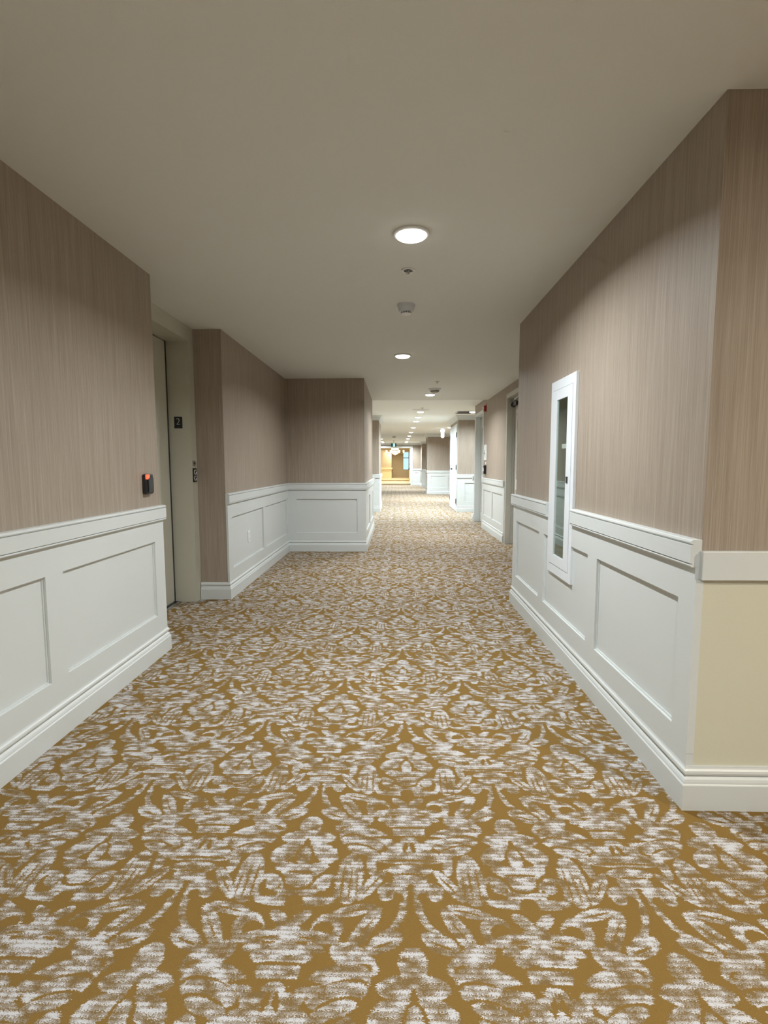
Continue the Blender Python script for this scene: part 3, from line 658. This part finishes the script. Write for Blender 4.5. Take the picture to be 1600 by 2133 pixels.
def grille(loc, sx, sy, label, nslat, dark):
    t = thing('air_vent', label, 'air vent', loc)
    bm = B(); z0_, z1_ = -.010, 0
    add_box(bm, -sx, sx, -sy, -sy+.03, z0_, z1_); add_box(bm, -sx, sx, sy-.03, sy, z0_, z1_); add_box(bm, -sx, -sx+.03, -sy+.03, sy-.03, z0_, z1_); add_box(bm, sx-.03, sx, -sy+.03, sy-.03, z0_, z1_)
    obj('frame', bm, M_GREY if dark else M_WPLAS, t)
    obj('backing', boxes((-sx+.03, sx-.03, -sy+.03, sy-.03, -.002, 0)), M_BLACK if dark else M_GREY, t)
    st = (2*sy-.06)/nslat
    for k_ in range(nslat):
        y_ = -sy+.03+st*(k_+.5); bm = B()
        v = [bm.verts.new(p) for p in ((-sx+.03, y_-st*.4, -.003), (sx-.03, y_-st*.4, -.003), (sx-.03, y_+st*.25, -.013), (-sx+.03, y_+st*.25, -.013), (-sx+.03, y_-st*.4, -.0045), (sx-.03, y_-st*.4, -.0045), (sx-.03, y_+st*.25, -.0145), (-sx+.03, y_+st*.25, -.0145))]
        for f_ in ((0,1,2,3),(7,6,5,4),(0,4,5,1),(1,5,6,2),(2,6,7,3),(3,7,4,0)): bm.faces.new([v[i_] for i_ in f_])
        obj('slat', bm, M_DARK if dark else M_WPLAS, t)
grille((.57, 11.98, H2), .20, .13, 'flat pale ceiling vent just before the far row of lights', 6, False)
grille((1.66, 12.62, H2), .20, .30, 'dark slatted ceiling grille near the right wall end', 8, True)

# pendant lamp at the right
t = thing('pendant_light', 'glowing cylinder ceiling lamp in a clear glass shade at the far right', 'pendant lamp', (1.64, 18.2, H2))
bm = B(); add_lathe(bm, [(.10, 0), (.10, -.015), (.03, -.03), (.02, -.08)], 28); obj('canopy', bm, M_STEEL, t, smooth=True)
bm = B(); add_lathe(bm, [(.075, -.05), (.082, -.07), (.082, -.10), (.055, -.14), (.055, -.30), (.035, -.33), (.002, -.335)], 28); obj('glowing_tube', bm, M_GLOW, t, smooth=True)
bm = B(); add_lathe(bm, [(.09, -.05), (.11, -.12), (.115, -.27), (.09, -.35), (.04, -.375)], 28, cap=False); obj('glass_shade', bm, pane_glass('thin_shade_glass', (1, 1, 1), 1.08), t, smooth=True)
lamp(1.64, 18.2, H2-.40, FAR_W*.8, size=.12, col=(.93, .97, 1), drop=0)

# exit sign
t = thing('exit_sign', 'dark green exit sign with a pale running figure hanging from the far ceiling', 'exit sign', (-.13, 27.3, 2.27))
obj('housing', boxes((-.145, .145, -.03, .03, -.088, .088)), M_EXITD, t, bevel=.004)
bm = B()
add_box(bm, -.030, .070, -.034, -.030, -.080, .080)
obj('lit_doorway', bm, M_EXITW, t)
bm = B(); y_ = -.036
add_lathe(bm, [(.014, -.038), (.014, -.036)], 12, c=(.010, 0, .048), axis='y')
add_tube(bm, [(.012, y_, .030), (.018, y_, -.008)], .010, 6); add_tube(bm, [(.018, y_, -.008), (-.004, y_, -.03), (-.006, y_, -.062)], .007, 6)
add_tube(bm, [(.018, y_, -.008), (.040, y_, -.032), (.060, y_, -.030)], .007, 6); add_tube(bm, [(.012, y_, .028), (-.014, y_, .010), (-.022, y_, .024)], .006, 6); add_tube(bm, [(.014, y_, .028), (.040, y_, .018), (.048, y_, .0)], .006, 6)
obj('running_figure', bm, M_EXITD, t)
bm = B(); add_lathe(bm, [(.012, .088), (.012, .225), (.05, .232), (.05, .24)], 14); obj('ceiling_stem', bm, M_STEEL, t)

# chandelier in the far room
t = thing('chandelier', 'ivory glass chandelier with curled arms in the far room', 'chandelier', (-.066, 33.2, 1.84))
bm = B(); add_lathe(bm, [(.07, .67), (.07, .655), (.012, .64), (.012, .47)], 20); obj('ceiling_stem', bm, M_STEEL, t)
bm = B(); add_lathe(bm, [(.21, .50), (.235, .47), (.235, .20), (.22, .13), (.17, .08), (.10, .045), (.05, .03), (.03, .0), (.002, -.005)], 36); obj('glass_bowl', bm, M_BOWL, t, smooth=True)
bm = B(); add_lathe(bm, [(.237, .30), (.241, .295), (.241, .275), (.237, .27)], 36, cap=False); obj('metal_band', bm, plain('brass_band', (.35, .27, .15), .35, metal=.7), t, smooth=True)
for k_ in range(6):
    a = PI*k_/3; d_ = Vector((math.cos(a), math.sin(a), 0)); Z = Vector((0, 0, 1))
    bm = B(); add_tube(bm, [d_*.21+Z*.22, d_*.34+Z*.13, d_*.48+Z*.11, d_*.55+Z*.15], .013, 8)
    ar = obj('arm', bm, M_CREAM2, t, smooth=True)
    bm = B(); p_ = d_*.55; add_lathe(bm, [(.02, .14), (.045, .17), (.06, .25), (.058, .32)], 16, c=(p_.x, p_.y, 0)); obj('lamp_shade', bm, M_BOWL, ar, smooth=True)
def point(x, y, z, W, col, r):
    ld = bpy.data.lights.new('light_source', 'POINT'); ld.energy = W; ld.color = col; ld.shadow_soft_size = r
    o = bpy.data.objects.new('light_source', ld); C.objects.link(o); o.location = (x, y, z); return o
lamp(-.066, 33.2, 1.80, 55, size=.4, col=(1, .90, .70))
lamp(-.2, 36.6, H2, 60, size=.4, col=(1, .90, .70)); lamp(-.9, 34.6, H2, 60, size=.4, col=(1, .90, .70))

# ------------------------------------------------------------------ world and camera
w = bpy.data.worlds.new('world'); SC.world = w; w.use_nodes = True
w.node_tree.nodes['Background'].inputs[0].default_value = (.55, .86, 1, 1)
w.node_tree.nodes['Background'].inputs[1].default_value = 1.25
cam = bpy.data.cameras.new('camera'); co = bpy.data.objects.new('camera', cam); C.objects.link(co)
cam.sensor_fit = 'VERTICAL'; cam.sensor_height = 36; cam.lens = 1062.06/2133*36; cam.clip_start = .05; cam.clip_end = 200
pt, yw, rl = .0932, .0237, -.0017
R0 = Vector((math.cos(yw), math.sin(yw), 0)); F0 = Vector((-math.sin(yw), math.cos(yw), 0))
F = F0*math.cos(pt) - Vector((0, 0, 1))*math.sin(pt); U = F0*math.sin(pt) + Vector((0, 0, 1))*math.cos(pt)
Rr = R0*math.cos(rl) + U*math.sin(rl); Uu = U*math.cos(rl) - R0*math.sin(rl)
mt = Matrix((Rr, Uu, -F)).transposed().to_4x4(); mt.translation = (0, 0, 1.25)
co.matrix_world = mt
SC.camera = co
SC.view_settings.view_transform = 'Standard'
SC.view_settings.look = 'None'
SC.view_settings.exposure = EXPO
SC.cycles.use_adaptive_sampling = True; SC.cycles.adaptive_threshold = .08; SC.cycles.adaptive_min_samples = 12
SC.cycles.max_bounces = 6; SC.cycles.diffuse_bounces = 4; SC.cycles.glossy_bounces = 3; SC.cycles.transparent_max_bounces = 8
SC.cycles.caustics_reflective = False; SC.cycles.caustics_refractive = False
SC.cycles.use_denoising = True
SC.cycles.sample_clamp_indirect = 4
